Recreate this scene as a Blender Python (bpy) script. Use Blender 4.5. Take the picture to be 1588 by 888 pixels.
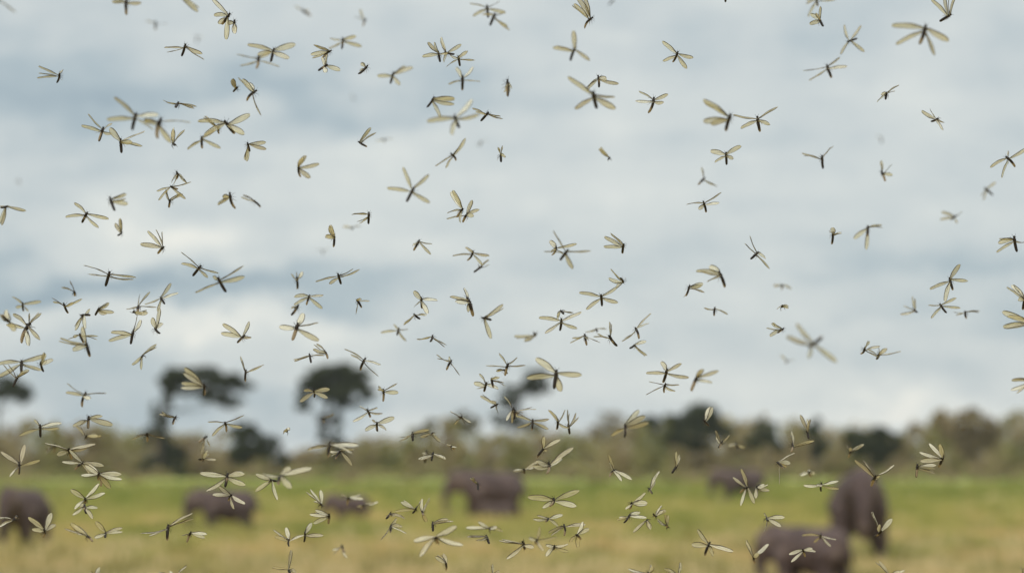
import bpy, bmesh, math, random
from mathutils import Vector, Matrix, noise

# ------------------------------------------------------------------ scene, camera, sky, sun, exposure
S = bpy.context.scene
for o in list(bpy.data.objects):
    bpy.data.objects.remove(o)
COL = S.collection
FPX = 4500.0                      # focal length in pixels of the 1588 px wide photograph
CAMZ = 3.2                        # camera stands on a vehicle, 3.2 m above the meadow
PITCH = math.atan((715 - 444) / FPX)
FOCUS = 2.8

cam = bpy.data.cameras.new('camera')
cam.sensor_width = 36.0
cam.sensor_fit = 'HORIZONTAL'
cam.lens = 36.0 * FPX / 1588.0
cam.clip_start = 0.1
cam.clip_end = 20000
cam.dof.use_dof = True
cam.dof.focus_distance = FOCUS
cam.dof.aperture_fstop = 7.2
camo = bpy.data.objects.new('camera', cam)
COL.objects.link(camo)
camo.location = (0, 0, CAMZ)
camo.rotation_euler = (math.radians(90) + PITCH, 0, 0)
S.camera = camo

SUN_EL, SUN_AZ = math.radians(44), math.radians(205)     # high, behind the photographer, veiled by cloud
sun = bpy.data.lights.new('sun', 'SUN')
sun.energy = 1.5
sun.angle = math.radians(25)
sun.color = (1.0, 0.95, 0.86)
suno = bpy.data.objects.new('sun', sun)
COL.objects.link(suno)
sd = Vector((math.sin(SUN_AZ) * math.cos(SUN_EL), math.cos(SUN_AZ) * math.cos(SUN_EL), math.sin(SUN_EL)))
suno.rotation_euler = (-sd).to_track_quat('-Z', 'Y').to_euler()

S.view_settings.view_transform = 'Standard'
S.view_settings.look = 'None'
S.view_settings.exposure = 0.0
S.view_settings.gamma = 1.0
S.view_settings.use_curve_mapping = False
S.render.engine = 'CYCLES'
S.cycles.max_bounces = 6
S.cycles.diffuse_bounces = 3
S.cycles.transparent_max_bounces = 16
S.cycles.caustics_reflective = False
S.cycles.caustics_refractive = False


def srgb(r, g, b):
    f = lambda c: c / 255 / 12.92 if c / 255 <= 0.04045 else ((c / 255 + 0.055) / 1.055) ** 2.4
    return (f(r), f(g), f(b))


def ray(px, py):
    cp, sp = math.cos(PITCH), math.sin(PITCH)
    u, v = (px - 794) / FPX, (444 - py) / FPX
    return Vector((u, cp - v * sp, sp + v * cp))


def at(px, py, d):
    """the point d metres in front of the camera that the photograph shows at px, py"""
    return Vector((0, 0, CAMZ)) + ray(px, py) * d


class NT:
    """small helper to wire shader nodes"""
    def __init__(self, tree):
        self.t = tree
        tree.nodes.clear()

    def n(self, kind, **kw):
        nd = self.t.nodes.new(kind)
        for k, v in kw.items():
            if k.startswith('i_'):
                key = k[2:]
                nd.inputs[int(key) if key.isdigit() else key.replace('_', ' ')].default_value = v
            else:
                setattr(nd, k, v)
        return nd

    def l(self, a, b):
        self.t.links.new(a, b)

    def math(self, op, a, b=None, clamp=False):
        m = self.n('ShaderNodeMath', operation=op, use_clamp=clamp)
        for i, v in enumerate((a, b)):
            if v is None:
                continue
            if isinstance(v, (int, float)):
                m.inputs[i].default_value = v
            else:
                self.l(v, m.inputs[i])
        return m.outputs[0]

    def ramp(self, fac, stops, interp='LINEAR'):
        r = self.n('ShaderNodeValToRGB')
        r.color_ramp.interpolation = interp
        e = r.color_ramp.elements
        while len(e) > 1:
            e.remove(e[-1])
        e[0].position, e[0].color = stops[0][0], (*stops[0][1], 1)
        for p, c in stops[1:]:
            x = e.new(p)
            x.color = (*c, 1)
        self.l(fac, r.inputs[0])
        return r.outputs[0]


# overcast sky: layered cloud all round, brighter towards the zenith as every overcast sky is, a little blue behind it
W = bpy.data.worlds.new('World')
S.world = W
W.use_nodes = True
t = NT(W.node_tree)
tc = t.n('ShaderNodeTexCoord')
D = tc.outputs['Generated']
sep = t.n('ShaderNodeSeparateXYZ')
t.l(D, sep.inputs[0])
# streaky stratus
mp = t.n('ShaderNodeMapping')
mp.inputs['Scale'].default_value = (10, 10, 68)
t.l(D, mp.inputs[0])
n1 = t.n('ShaderNodeTexNoise', i_Scale=1.0, i_Detail=5.0, i_Roughness=0.5)
t.l(mp.outputs[0], n1.inputs['Vector'])
mp2 = t.n('ShaderNodeMapping')
mp2.inputs['Scale'].default_value = (22, 22, 40)
t.l(D, mp2.inputs[0])
n2 = t.n('ShaderNodeTexNoise', i_Scale=1.0, i_Detail=4.0, i_Roughness=0.55)
t.l(mp2.outputs[0], n2.inputs['Vector'])
tot = t.math('ADD', t.math('MULTIPLY', t.math('SUBTRACT', n1.outputs[0], 0.5), 0.6), 0.58)
mp3 = t.n('ShaderNodeMapping')
mp3.inputs['Scale'].default_value = (25, 25, 40)
mp3.inputs['Location'].default_value = (3.3, 1.7, 0.4)
t.l(D, mp3.inputs[0])
n3 = t.n('ShaderNodeTexNoise', i_Scale=1.0, i_Detail=6.0, i_Roughness=0.58)
t.l(mp3.outputs[0], n3.inputs['Vector'])
tot = t.math('ADD', tot, t.math('MULTIPLY', t.math('SUBTRACT', n3.outputs[0], 0.5), 0.75))
# warp the direction a little so that the cloud banks get ragged edges
wv = t.n('ShaderNodeVectorMath', operation='SUBTRACT')
t.l(n2.outputs['Color'], wv.inputs[0])
wv.inputs[1].default_value = (0.5, 0.5, 0.5)
ws = t.n('ShaderNodeVectorMath', operation='SCALE')
t.l(wv.outputs[0], ws.inputs[0])
ws.inputs['Scale'].default_value = 0.05
wd = t.n('ShaderNodeVectorMath', operation='ADD')
t.l(D, wd.inputs[0])
t.l(ws.outputs[0], wd.inputs[1])
# cloud banks: centre and half-size as pixels, amount lighter or darker
BANKS = [(150, 150, 420, 42, -.34), (520, 165, 230, 24, -.16), (820, 250, 330, 60, .14), (120, 292, 230, 26, -.10),
         (275, 358, 110, 50, .44), (30, 425, 130, 34, -.22), (200, 455, 330, 20, -.55), (540, 425, 170, 15, -.26),
         (330, 497, 190, 24, .30), (80, 590, 190, 50, -.22), (440, 640, 170, 30, -.30), (1470, 405, 280, 14, -.14),
         (1430, 500, 240, 14, -.12), (1410, 640, 200, 26, .26), (1080, 55, 220, 40, -.08), (1000, 480, 260, 60, .05)]
for (px, py, sx, sy, amp) in BANKS:
    c = ray(px, py).normalized()
    s1 = t.n('ShaderNodeVectorMath', operation='SUBTRACT')
    t.l(wd.outputs[0], s1.inputs[0])
    s1.inputs[1].default_value = c
    s2 = t.n('ShaderNodeVectorMath', operation='MULTIPLY')
    t.l(s1.outputs[0], s2.inputs[0])
    s2.inputs[1].default_value = (FPX / sx, 2.0, FPX / sy)
    dt = t.n('ShaderNodeVectorMath', operation='DOT_PRODUCT')
    t.l(s2.outputs[0], dt.inputs[0])
    t.l(s2.outputs[0], dt.inputs[1])
    g = t.math('POWER', 2.718, t.math('MULTIPLY', dt.outputs['Value'], -0.7))
    tot = t.math('ADD', tot, t.math('MULTIPLY', g, amp))
cloud = t.ramp(tot, [(0.0, srgb(153, 171, 182)), (0.3, srgb(178, 192, 198)), (0.55, srgb(203, 211, 212)),
                     (0.8, srgb(220, 225, 222)), (1.0, srgb(240, 240, 232))])
zen = t.math('ADD', 1.0, t.math('MULTIPLY', t.math('MAXIMUM', t.math('SUBTRACT', sep.outputs['Z'], 0.16), 0.0), 1.9))
cl = t.n('ShaderNodeVectorMath', operation='SCALE')
t.l(cloud, cl.inputs[0])
t.l(t.math('MULTIPLY', zen, 10.0), cl.inputs['Scale'])
sky = t.n('ShaderNodeTexSky', sky_type='NISHITA', sun_disc=False, sun_elevation=SUN_EL, sun_rotation=SUN_AZ)
mx = t.n('ShaderNodeMixRGB')
mx.inputs[0].default_value = 0.06
t.l(cl.outputs[0], mx.inputs[1])
t.l(sky.outputs[0], mx.inputs[2])
bg = t.n('ShaderNodeBackground', i_Strength=0.1)
t.l(mx.outputs[0], bg.inputs['Color'])
wo = t.n('ShaderNodeOutputWorld')
t.l(bg.outputs[0], wo.inputs['Surface'])


# ------------------------------------------------------------------ helpers
def empty(name, loc, rz=0.0):
    o = bpy.data.objects.new(name, None)
    o.empty_display_size = 0.01
    COL.objects.link(o)
    o.location = loc
    o.rotation_euler = (0, 0, rz)
    return o


def obj(name, me, parent=None):
    o = bpy.data.objects.new(name, me)
    COL.objects.link(o)
    if parent:
        o.parent = parent
    return o


def tag(o, label, cat=None, group=None, kind=None):
    o['label'] = label
    if cat:
        o['category'] = cat
    if group:
        o['group'] = group
    if kind:
        o['kind'] = kind
    return o


def mesh(name, V, F, mats=(), idx=None, smooth=False):
    me = bpy.data.meshes.new(name)
    me.from_pydata(V, [], F)
    for m in mats:
        me.materials.append(m)
    if idx:
        me.polygons.foreach_set('material_index', idx)
    if smooth:
        me.polygons.foreach_set('use_smooth', [True] * len(F))
    me.update()
    return me


def mat(name):
    m = bpy.data.materials.new(name)
    m.use_nodes = True
    return m, NT(m.node_tree)


def noise_mat(name, scale, stops, rough=0.9, detail=5.0, coord='Object', bump=0.0, bscale=20.0, translucent=0.0):
    m, t = mat(name)
    tc = t.n('ShaderNodeTexCoord')
    nz = t.n('ShaderNodeTexNoise', i_Scale=scale, i_Detail=detail, i_Roughness=0.6)
    t.l(tc.outputs[coord], nz.inputs['Vector'])
    col = t.ramp(nz.outputs[0], stops)
    p = t.n('ShaderNodeBsdfPrincipled', i_Roughness=rough)
    p.inputs['Specular IOR Level'].default_value = 0.2
    t.l(col, p.inputs['Base Color'])
    if bump:
        n2 = t.n('ShaderNodeTexNoise', i_Scale=bscale, i_Detail=6.0)
        t.l(tc.outputs[coord], n2.inputs['Vector'])
        b = t.n('ShaderNodeBump', i_Strength=bump, i_Distance=0.03)
        t.l(n2.outputs[0], b.inputs['Height'])
        t.l(b.outputs[0], p.inputs['Normal'])
    sh = p.outputs[0]
    if translucent:
        tr = t.n('ShaderNodeBsdfTranslucent')
        t.l(col, tr.inputs['Color'])
        ms = t.n('ShaderNodeMixShader')
        ms.inputs[0].default_value = translucent
        t.l(sh, ms.inputs[1])
        t.l(tr.outputs[0], ms.inputs[2])
        sh = ms.outputs[0]
    out = t.n('ShaderNodeOutputMaterial')
    t.l(sh, out.inputs['Surface'])
    return m


def tube(V, F, pts, rads, n=6, up=Vector((0, 0, 1))):
    """tapered tube through pts appended to V, F; closed ends"""
    base = len(V)
    k = len(pts)
    for i in range(k):
        a = pts[max(i - 1, 0)]
        b = pts[min(i + 1, k - 1)]
        d = (b - a).normalized()
        x = d.cross(up)
        if x.length < 1e-3:
            x = d.cross(Vector((0, 1, 0)))
        x.normalize()
        y = d.cross(x)
        for j in range(n):
            an = 2 * math.pi * j / n
            V.append(pts[i] + (x * math.cos(an) + y * math.sin(an)) * rads[i])
    for i in range(k - 1):
        for j in range(n):
            a, b = base + i * n + j, base + i * n + (j + 1) % n
            F.append((a, b, b + n, a + n))
    F.append(tuple(base + j for j in range(n))[::-1])
    F.append(tuple(base + (k - 1) * n + j for j in range(n)))


# ------------------------------------------------------------------ the meadow
def meadow_mat(name, blades=False):
    m, t = mat(name)
    tc = t.n('ShaderNodeNewGeometry')
    P = tc.outputs['Position']
    sep = t.n('ShaderNodeSeparateXYZ')
    t.l(P, sep.inputs[0])
    n1 = t.n('ShaderNodeTexNoise', i_Scale=0.055, i_Detail=4.0, i_Roughness=0.6)
    t.l(P, n1.inputs['Vector'])
    mpn = t.n('ShaderNodeMapping')               # patches drawn out along the grazing lines
    mpn.inputs['Scale'].default_value = (0.42, 0.06, 0.4)
    t.l(P, mpn.inputs[0])
    n2 = t.n('ShaderNodeTexNoise', i_Scale=1.0, i_Detail=3.0, i_Roughness=0.6)
    t.l(mpn.outputs[0], n2.inputs['Vector'])
    # dry straw nearer the vehicle track, green flush further out on the wet ground
    wet = t.math('DIVIDE', t.math('SUBTRACT', sep.outputs['Y'], 80.0), 190.0, clamp=True)
    f = t.math('ADD', t.math('MULTIPLY', wet, 0.52), t.math('MULTIPLY', t.math('SUBTRACT', n1.outputs[0], 0.5), 2.3))
    f = t.math('ADD', f, t.math('MULTIPLY', t.math('SUBTRACT', n2.outputs[0], 0.5), 1.9))
    f = t.math('ADD', f, 0.31, clamp=True)
    col = t.ramp(f, [(0.0, (0.60, 0.43, 0.21)), (0.22, (0.53, 0.42, 0.17)), (0.45, (0.42, 0.38, 0.125)),
                     (0.7, (0.295, 0.30, 0.082)), (1.0, (0.225, 0.255, 0.068))])
    p = t.n('ShaderNodeBsdfPrincipled', i_Roughness=0.95)
    p.inputs['Specular IOR Level'].default_value = 0.1
    t.l(col, p.inputs['Base Color'])
    sh = p.outputs[0]
    if blades:
        tr = t.n('ShaderNodeBsdfTranslucent')
        t.l(col, tr.inputs['Color'])
        ms = t.n('ShaderNodeMixShader', i_Fac=0.45)
        t.l(sh, ms.inputs[1])
        t.l(tr.outputs[0], ms.inputs[2])
        sh = ms.outputs[0]
    out = t.n('ShaderNodeOutputMaterial')
    t.l(sh, out.inputs['Surface'])
    return m


M_ground = meadow_mat('meadow_soil')
M_blade = meadow_mat('grass_blade', True)
rnd = random.Random(7)
# one sheet to the horizon, gently uneven in the part that shows
V, F = [], []
ys = [-60, -10, 0, 20] + [40 + 8 * i for i in range(60)] + [560, 640, 760, 1000, 1500, 2500, 5000, 9000]
xs = [-6000, -2000, -700, -300] + [-180 + 12 * i for i in range(31)] + [300, 700, 2000, 6000]
for y in ys:
    for x in xs:
        z = 0.0
        if 40 < y < 520 and abs(x) < 190:
            z = 0.16 * (noise.noise(Vector((x * 0.03, y * 0.03, 2.0))))
        V.append((x, y, z))
nx = len(xs)
for j in range(len(ys) - 1):
    for i in range(nx - 1):
        a = j * nx + i
        F.append((a, a + 1, a + nx + 1, a + nx))
g = obj('ground', mesh('ground', V, F, [M_ground], smooth=True))
tag(g, 'flat meadow of green and straw-coloured grass', kind='structure')

# grass: tufts of blades, thick where the picture shows ground
V, F = [], []
for k in range(60000):
    inv = rnd.uniform(1 / 420.0, 1 / 66.0)
    y = 1 / inv
    x = rnd.uniform(-1, 1) * y * 0.235
    hh = rnd.uniform(0.25, 0.75) * (0.55 + 0.45 * min(1, max(0, (y - 108) / 15))) * (1 + 0.7 * noise.noise(Vector((x * 0.08, y * 0.08, 0))))
    z0 = 0.16 * (noise.noise(Vector((x * 0.03, y * 0.03, 2.0)))) - 0.02
    for b in range(4):
        an = rnd.uniform(0, 6.283)
        w = rnd.uniform(0.03, 0.07) * (0.6 + y / 160)
        cx, cy = math.cos(an), math.sin(an)
        lx, ly = rnd.uniform(-.22, .22), rnd.uniform(-.22, .22)
        ox, oy = x + rnd.uniform(-.25, .25), y + rnd.uniform(-.25, .25)
        h2 = hh * rnd.uniform(.7, 1.2)
        i = len(V)
        V += [(ox - cx * w, oy - cy * w, z0), (ox + cx * w, oy + cy * w, z0), (ox + lx, oy + ly, z0 + h2)]
        F.append((i, i + 1, i + 2))
I = [0] * len(F)
for k in range(2600):                    # tussocks: taller, denser clumps, some rank green, some bleached
    inv = rnd.uniform(1 / 330.0, 1 / 68.0)
    y = 1 / inv
    x = rnd.uniform(-1, 1) * y * 0.235
    mi = 1 if rnd.random() < .4 else 2
    rr = rnd.uniform(.25, .8)
    hh = rnd.uniform(.3, .75)
    for b in range(26):
        an, q = rnd.uniform(0, 6.283), rr * math.sqrt(rnd.random())
        ox, oy = x + q * math.cos(an), y + q * math.sin(an)
        lx, ly = math.cos(an) * rnd.uniform(0, .3), math.sin(an) * rnd.uniform(0, .3)
        w = rnd.uniform(.03, .07)
        a2 = rnd.uniform(0, 3.14)
        i = len(V)
        V += [(ox - math.cos(a2) * w, oy - math.sin(a2) * w, -.1), (ox + math.cos(a2) * w, oy + math.sin(a2) * w, -.1), (ox + lx, oy + ly, hh * rnd.uniform(.6, 1.1))]
        F.append((i, i + 1, i + 2))
        I.append(mi)
M_tus = noise_mat('tussock_green', .2, [(0.3, (0.20, 0.18, 0.06)), (0.7, (0.32, 0.29, 0.095))], translucent=.4)
M_tus2 = noise_mat('tussock_straw', .2, [(0.3, (0.56, 0.44, 0.22)), (0.7, (0.72, 0.59, 0.33))], translucent=.4)
g = obj('grass', mesh('grass', V, F, [M_blade, M_tus, M_tus2], I))
tag(g, 'knee-high grass, straw-coloured in front and green behind', 'grass', kind='stuff')

# ------------------------------------------------------------------ thicket and trees
M_bark = noise_mat('bark', 6, [(0.3, (0.05, 0.042, 0.035)), (0.7, (0.11, 0.095, 0.08))])
M_leaf = noise_mat('leaf_dark_green', 0.25, [(0.3, (0.035, 0.042, 0.024)), (0.7, (0.075, 0.085, 0.04))], translucent=0.3)
M_leaf2 = noise_mat('leaf_olive', 0.25, [(0.3, (0.12, 0.11, 0.05)), (0.7, (0.22, 0.19, 0.09))], translucent=0.3)
M_leaf3 = noise_mat('leaf_tan', 0.3, [(0.3, (0.17, 0.135, 0.075)), (0.7, (0.32, 0.26, 0.15))], translucent=0.3)
M_leafT = noise_mat('leaf_thicket', 0.06, [(0.32, (0.15, 0.155, 0.06)), (0.44, (0.31, 0.285, 0.11)),
                                           (0.55, (0.33, 0.255, 0.15)), (0.7, (0.44, 0.375, 0.17))],
                    coord='Object', translucent=0.3, detail=3.0)


def leaves(V, F, c, r, count, size, rnd, flat=0.0):
    """leaf sprays as small bent quads through an uneven ellipsoid"""
    sub = [(Vector((rnd.gauss(0, .5), rnd.gauss(0, .5), rnd.gauss(0, .5))), rnd.uniform(.3, .55)) for _ in range(9)]
    for _ in range(count):
        s, q = rnd.choice(sub)
        v = Vector((rnd.gauss(0, 1), rnd.gauss(0, 1), rnd.gauss(0, 1))).normalized() * q * rnd.random() ** 0.4 + s
        if v.length > 1.15:
            v = v.normalized() * rnd.uniform(.8, 1.1)
        p = c + Vector((v.x * r[0], v.y * r[1], v.z * r[2]))
        a = Vector((rnd.gauss(0, 1), rnd.gauss(0, 1), rnd.gauss(0, 1 - flat))).normalized()
        b = a.cross(Vector((rnd.gauss(0, 1), rnd.gauss(0, 1), rnd.gauss(0, 1)))).normalized()
        k = size * rnd.uniform(.6, 1.3)
        i = len(V)
        V += [p - a * k, p + b * k * .55, p + a * k, p - b * k * .55]
        F.append((i, i + 1, i + 2, i + 3))


def tree(name, label, cat, D, base_px, blobs, trunk, limbs=(), leaf=None, dens=1.0, size=.5, r0=.45, seed=1, group=None):
    """blobs: crown masses (px, py, rx, ry); trunk: (px, py) list from base up; all at D metres"""
    rn = random.Random(seed)
    k = D / FPX
    bx = (base_px - 794) * k
    root = empty(name, (bx, D, 0))
    o0 = Vector((bx, D, 0))
    V, F = [], []
    P = []
    for i, (px, py) in enumerate(trunk):
        p = at(px, py, D)
        p.y = D + rn.uniform(-.4, .4)
        if i == 0:
            p.z = -0.3
        P.append(p - o0)
    nseg = len(P)
    tube(V, F, P, [r0 * (1 - .55 * i / max(nseg - 1, 1)) for i in range(nseg)], 8)
    for (i, px, py) in limbs:
        q = at(px, py, D)
        q.y = D + rn.uniform(-2.5, 2.5)
        q -= o0
        m = P[i].lerp(q, .5) + Vector((rn.uniform(-.4, .4), rn.uniform(-.4, .4), -.5))
        tube(V, F, [P[i], m, q], [min(r0 * .45, .2), min(r0 * .3, .12), .05], 6)
    obj('trunk', mesh('trunk', V, F, [M_bark], smooth=True), root)
    V, F = [], []
    for (px, py, rx, ry, *dk) in blobs:
        c = at(px, py, D)
        c.y = D + rn.uniform(-.5, .5) * rx * k * .6
        r = (rx * k, rx * k * .8, ry * k)
        n = int(dens * (dk[0] if dk else 1.0) * 26 * (rx * k) * (ry * k) / size ** 2 * .5) + 60
        leaves(V, F, c - o0, r, n, size, rn)
    obj('crown', mesh('crown', V, F, [leaf or M_leaf]), root)
    tag(root, label, cat, group)
    return root


TG = 'trees rising above the thicket'
tree('flat_topped_tree', 'tall flat-topped tree with an arching crown, open in the middle, left of centre', 'tree', 560, 248,
     [(295, 580, 46, 15), (335, 586, 42, 14), (368, 597, 28, 14), (268, 588, 26, 18), (257, 612, 18, 20, .6), (290, 602, 26, 12, .6),
      (325, 606, 26, 10, .6), (335, 616, 24, 9, .7), (357, 624, 24, 8, .8), (250, 640, 18, 24, .4), (243, 680, 24, 26, .6),
      (262, 700, 26, 28, .7), (240, 722, 28, 20, .8), (275, 722, 22, 18, .7)],
     [(248, 740), (249, 690), (252, 640), (262, 605), (278, 588)],
     [(3, 320, 600), (2, 335, 615), (4, 330, 586), (2, 362, 622), (3, 390, 604)], dens=1.7, r0=.7, seed=3, group=TG)
tree('flat_topped_tree', 'broad dark umbrella-crowned tree on a slim trunk, right of the arching tree', 'tree', 590, 510,
     [(512, 577, 44, 15), (518, 598, 48, 20), (545, 588, 32, 18), (480, 588, 26, 14), (515, 594, 44, 12), (566, 606, 16, 16), (480, 612, 22, 12),
      (466, 628, 15, 9), (540, 626, 26, 8), (505, 612, 16, 10), (500, 662, 12, 18), (514, 690, 20, 20), (506, 716, 32, 22), (524, 652, 8, 14)],
     [(510, 740), (508, 690), (506, 650), (512, 615), (515, 590)],
     [(3, 480, 600), (3, 555, 605), (2, 545, 622), (2, 470, 622), (4, 535, 580)], dens=2.6, r0=.8, seed=5, group=TG)
tree('flat_topped_tree', 'dark tree crown cut off by the left edge of the picture', 'tree', 575, -8,
     [(12, 606, 34, 18), (38, 612, 18, 14), (-25, 604, 34, 20), (15, 590, 22, 8), (-60, 600, 30, 16)],
     [(-8, 740), (-6, 690), (-2, 640), (2, 605)], [(2, 30, 610), (2, -40, 605)], dens=1.6, seed=8, group=TG)
tree('leaning_tree', 'small dark two-tiered tree leaning right, near the centre', 'tree', 610, 800,
     [(832, 583, 24, 12), (808, 604, 28, 13), (790, 622, 22, 12), (790, 648, 26, 14), (845, 600, 14, 9), (812, 660, 30, 10)],
     [(795, 739), (792, 690), (796, 640), (808, 605), (825, 588)], [(2, 780, 640), (3, 840, 600)], dens=1.5, seed=9, group=TG)
tree('spreading_tree', 'wide dark green tree with a raised right side, right of centre', 'tree', 600, 1080,
     [(1088, 640, 44, 18), (1045, 652, 34, 15), (1108, 662, 30, 26), (1012, 658, 22, 12), (1065, 675, 50, 22), (985, 668, 20, 10)],
     [(1080, 739), (1081, 700), (1083, 660)], [(1, 1040, 655), (1, 1105, 660)], dens=1.4, seed=10, group=TG)
tree('round_tree', 'dark rounded tree behind the grazing elephant left of centre', 'tree', 545, 388,
     [(392, 678, 34, 24), (372, 664, 24, 12), (410, 690, 26, 24), (392, 705, 40, 22)],
     [(388, 741), (388, 700)], dens=1.5, seed=11, group=TG)
tree('pointed_bush', 'small dark pointed bush between the round tree and the umbrella tree', 'bush', 540, 437,
     [(437, 722, 15, 14), (438, 708, 9, 10)], [(437, 741), (437, 720)], dens=2.0, r0=.2, seed=12, group=TG)
tree('olive_tree', 'low olive-brown tree hump left of the centre elephant', 'tree', 615, 690,
     [(690, 660, 34, 14), (720, 655, 24, 16), (655, 670, 26, 10)], [(690, 739), (692, 690)], leaf=M_leaf2, dens=1.4, seed=13, group=TG)
tree('bare_tree', 'thin greyish half-bare tree right of the leaning tree', 'tree', 620, 945,
     [(945, 655, 30, 16), (925, 668, 20, 12), (965, 668, 20, 10)], [(945, 739), (944, 690), (946, 650)],
     [(1, 925, 652), (1, 965, 650), (2, 935, 640)], leaf=M_leaf3, dens=.35, size=.4, seed=14, group=TG)
tree('round_tree', 'rounded dark grey-green tree right of the spreading tree', 'tree', 536, 1188,
     [(1188, 668, 24, 20), (1170, 682, 20, 14), (1206, 684, 18, 16)], [(1188, 739), (1188, 690)], leaf=M_leaf, dens=1.0, seed=15, group=TG)
tree('narrow_tree', 'narrow dark upright tree left of the elephant that faces the camera', 'tree', 534, 1262,
     [(1260, 664, 15, 18), (1266, 690, 17, 18)], [(1262, 739), (1262, 690)], dens=1.6, seed=16, group=TG)
tree('round_tree', 'dark dome-shaped tree behind the elephant that faces the camera', 'tree', 530, 1350,
     [(1350, 672, 36, 15), (1325, 688, 24, 18), (1376, 688, 22, 18), (1350, 700, 36, 20)], [(1350, 740), (1350, 700)], dens=1.7, seed=17, group=TG)
tree('tan_tree', 'tall tan-brown bushy tree near the right edge', 'tree', 570, 1500,
     [(1500, 660, 40, 26), (1470, 672, 30, 26), (1530, 675, 30, 24), (1505, 640, 18, 14), (1500, 700, 55, 25), (1455, 655, 14, 16)],
     [(1500, 740), (1500, 690), (1502, 655)], [(1, 1470, 660), (1, 1530, 665)], leaf=M_leaf3, dens=.9, seed=18, group=TG)

V, F = [], []
rn = random.Random(21)
PROFILE = [(-200, 662), (0, 666), (120, 668), (240, 674), (330, 682), (430, 702), (540, 688), (640, 682), (690, 658), (740, 670),
           (800, 674), (900, 674), (960, 668), (1020, 652), (1130, 656), (1180, 662), (1240, 670), (1300, 674), (1340, 664), (1400, 690),
           (1440, 656), (1500, 642), (1560, 646), (1800, 652)]
for k in range(120):
    px = -120 + k * 15.4 + rn.uniform(-8, 8)
    D = rn.uniform(545, 690)
    kk = D / FPX
    for (xa, ya), (xb, yb) in zip(PROFILE, PROFILE[1:]):
        if xa <= px <= xb:
            top = ya + (yb - ya) * (px - xa) / (xb - xa)
    top += rn.uniform(-8, 9)
    w = rn.uniform(22, 42) * kk
    h = (741 - top) * kk * 1.06
    leaves(V, F, Vector(((px - 794) * kk, D, h * .42)), (w, w * .8, h * .58), 620, .55, rn)
    leaves(V, F, Vector(((px - 794) * kk, D - 3, h * .2)), (w, w * .8, h * .3), 300, .55, rn)
for k in range(64):                      # low scrub straggling out from the edge
    px = rn.uniform(-100, 1690)
    D = rn.uniform(430, 560)
    w = rn.uniform(1.2, 3.4)
    leaves(V, F, Vector(((px - 794) * D / FPX, D, w * .35)), (w * 1.3, w, w * .5), 160, .4, rn)
o = obj('thicket', mesh('thicket', V, F, [M_leafT]))
tag(o, 'continuous olive and brown thicket along the far edge of the meadow', 'thicket', kind='stuff')

# ------------------------------------------------------------------ elephants
M_skin, t = mat('elephant_skin')
tc = t.n('ShaderNodeTexCoord')
nz = t.n('ShaderNodeTexNoise', i_Scale=3.0, i_Detail=6.0, i_Roughness=0.6)
t.l(tc.outputs['Object'], nz.inputs['Vector'])
col = t.ramp(nz.outputs[0], [(0.32, (0.045, 0.031, 0.031)), (0.55, (0.105, 0.074, 0.068)), (0.72, (0.19, 0.14, 0.115))])
p = t.n('ShaderNodeBsdfPrincipled', i_Roughness=0.85)
p.inputs['Specular IOR Level'].default_value = 0.25
t.l(col, p.inputs['Base Color'])
wr = t.n('ShaderNodeTexVoronoi', i_Scale=26.0)
t.l(tc.outputs['Object'], wr.inputs['Vector'])
bp = t.n('ShaderNodeBump', i_Strength=0.5, i_Distance=0.02)
t.l(wr.outputs['Distance'], bp.inputs['Height'])
t.l(bp.outputs[0], p.inputs['Normal'])
out = t.n('ShaderNodeOutputMaterial')
t.l(p.outputs[0], out.inputs['Surface'])
M_ivory = noise_mat('ivory', 8, [(0.3, (0.45, 0.38, 0.27)), (0.7, (0.6, 0.53, 0.4))], rough=0.4)


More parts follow.
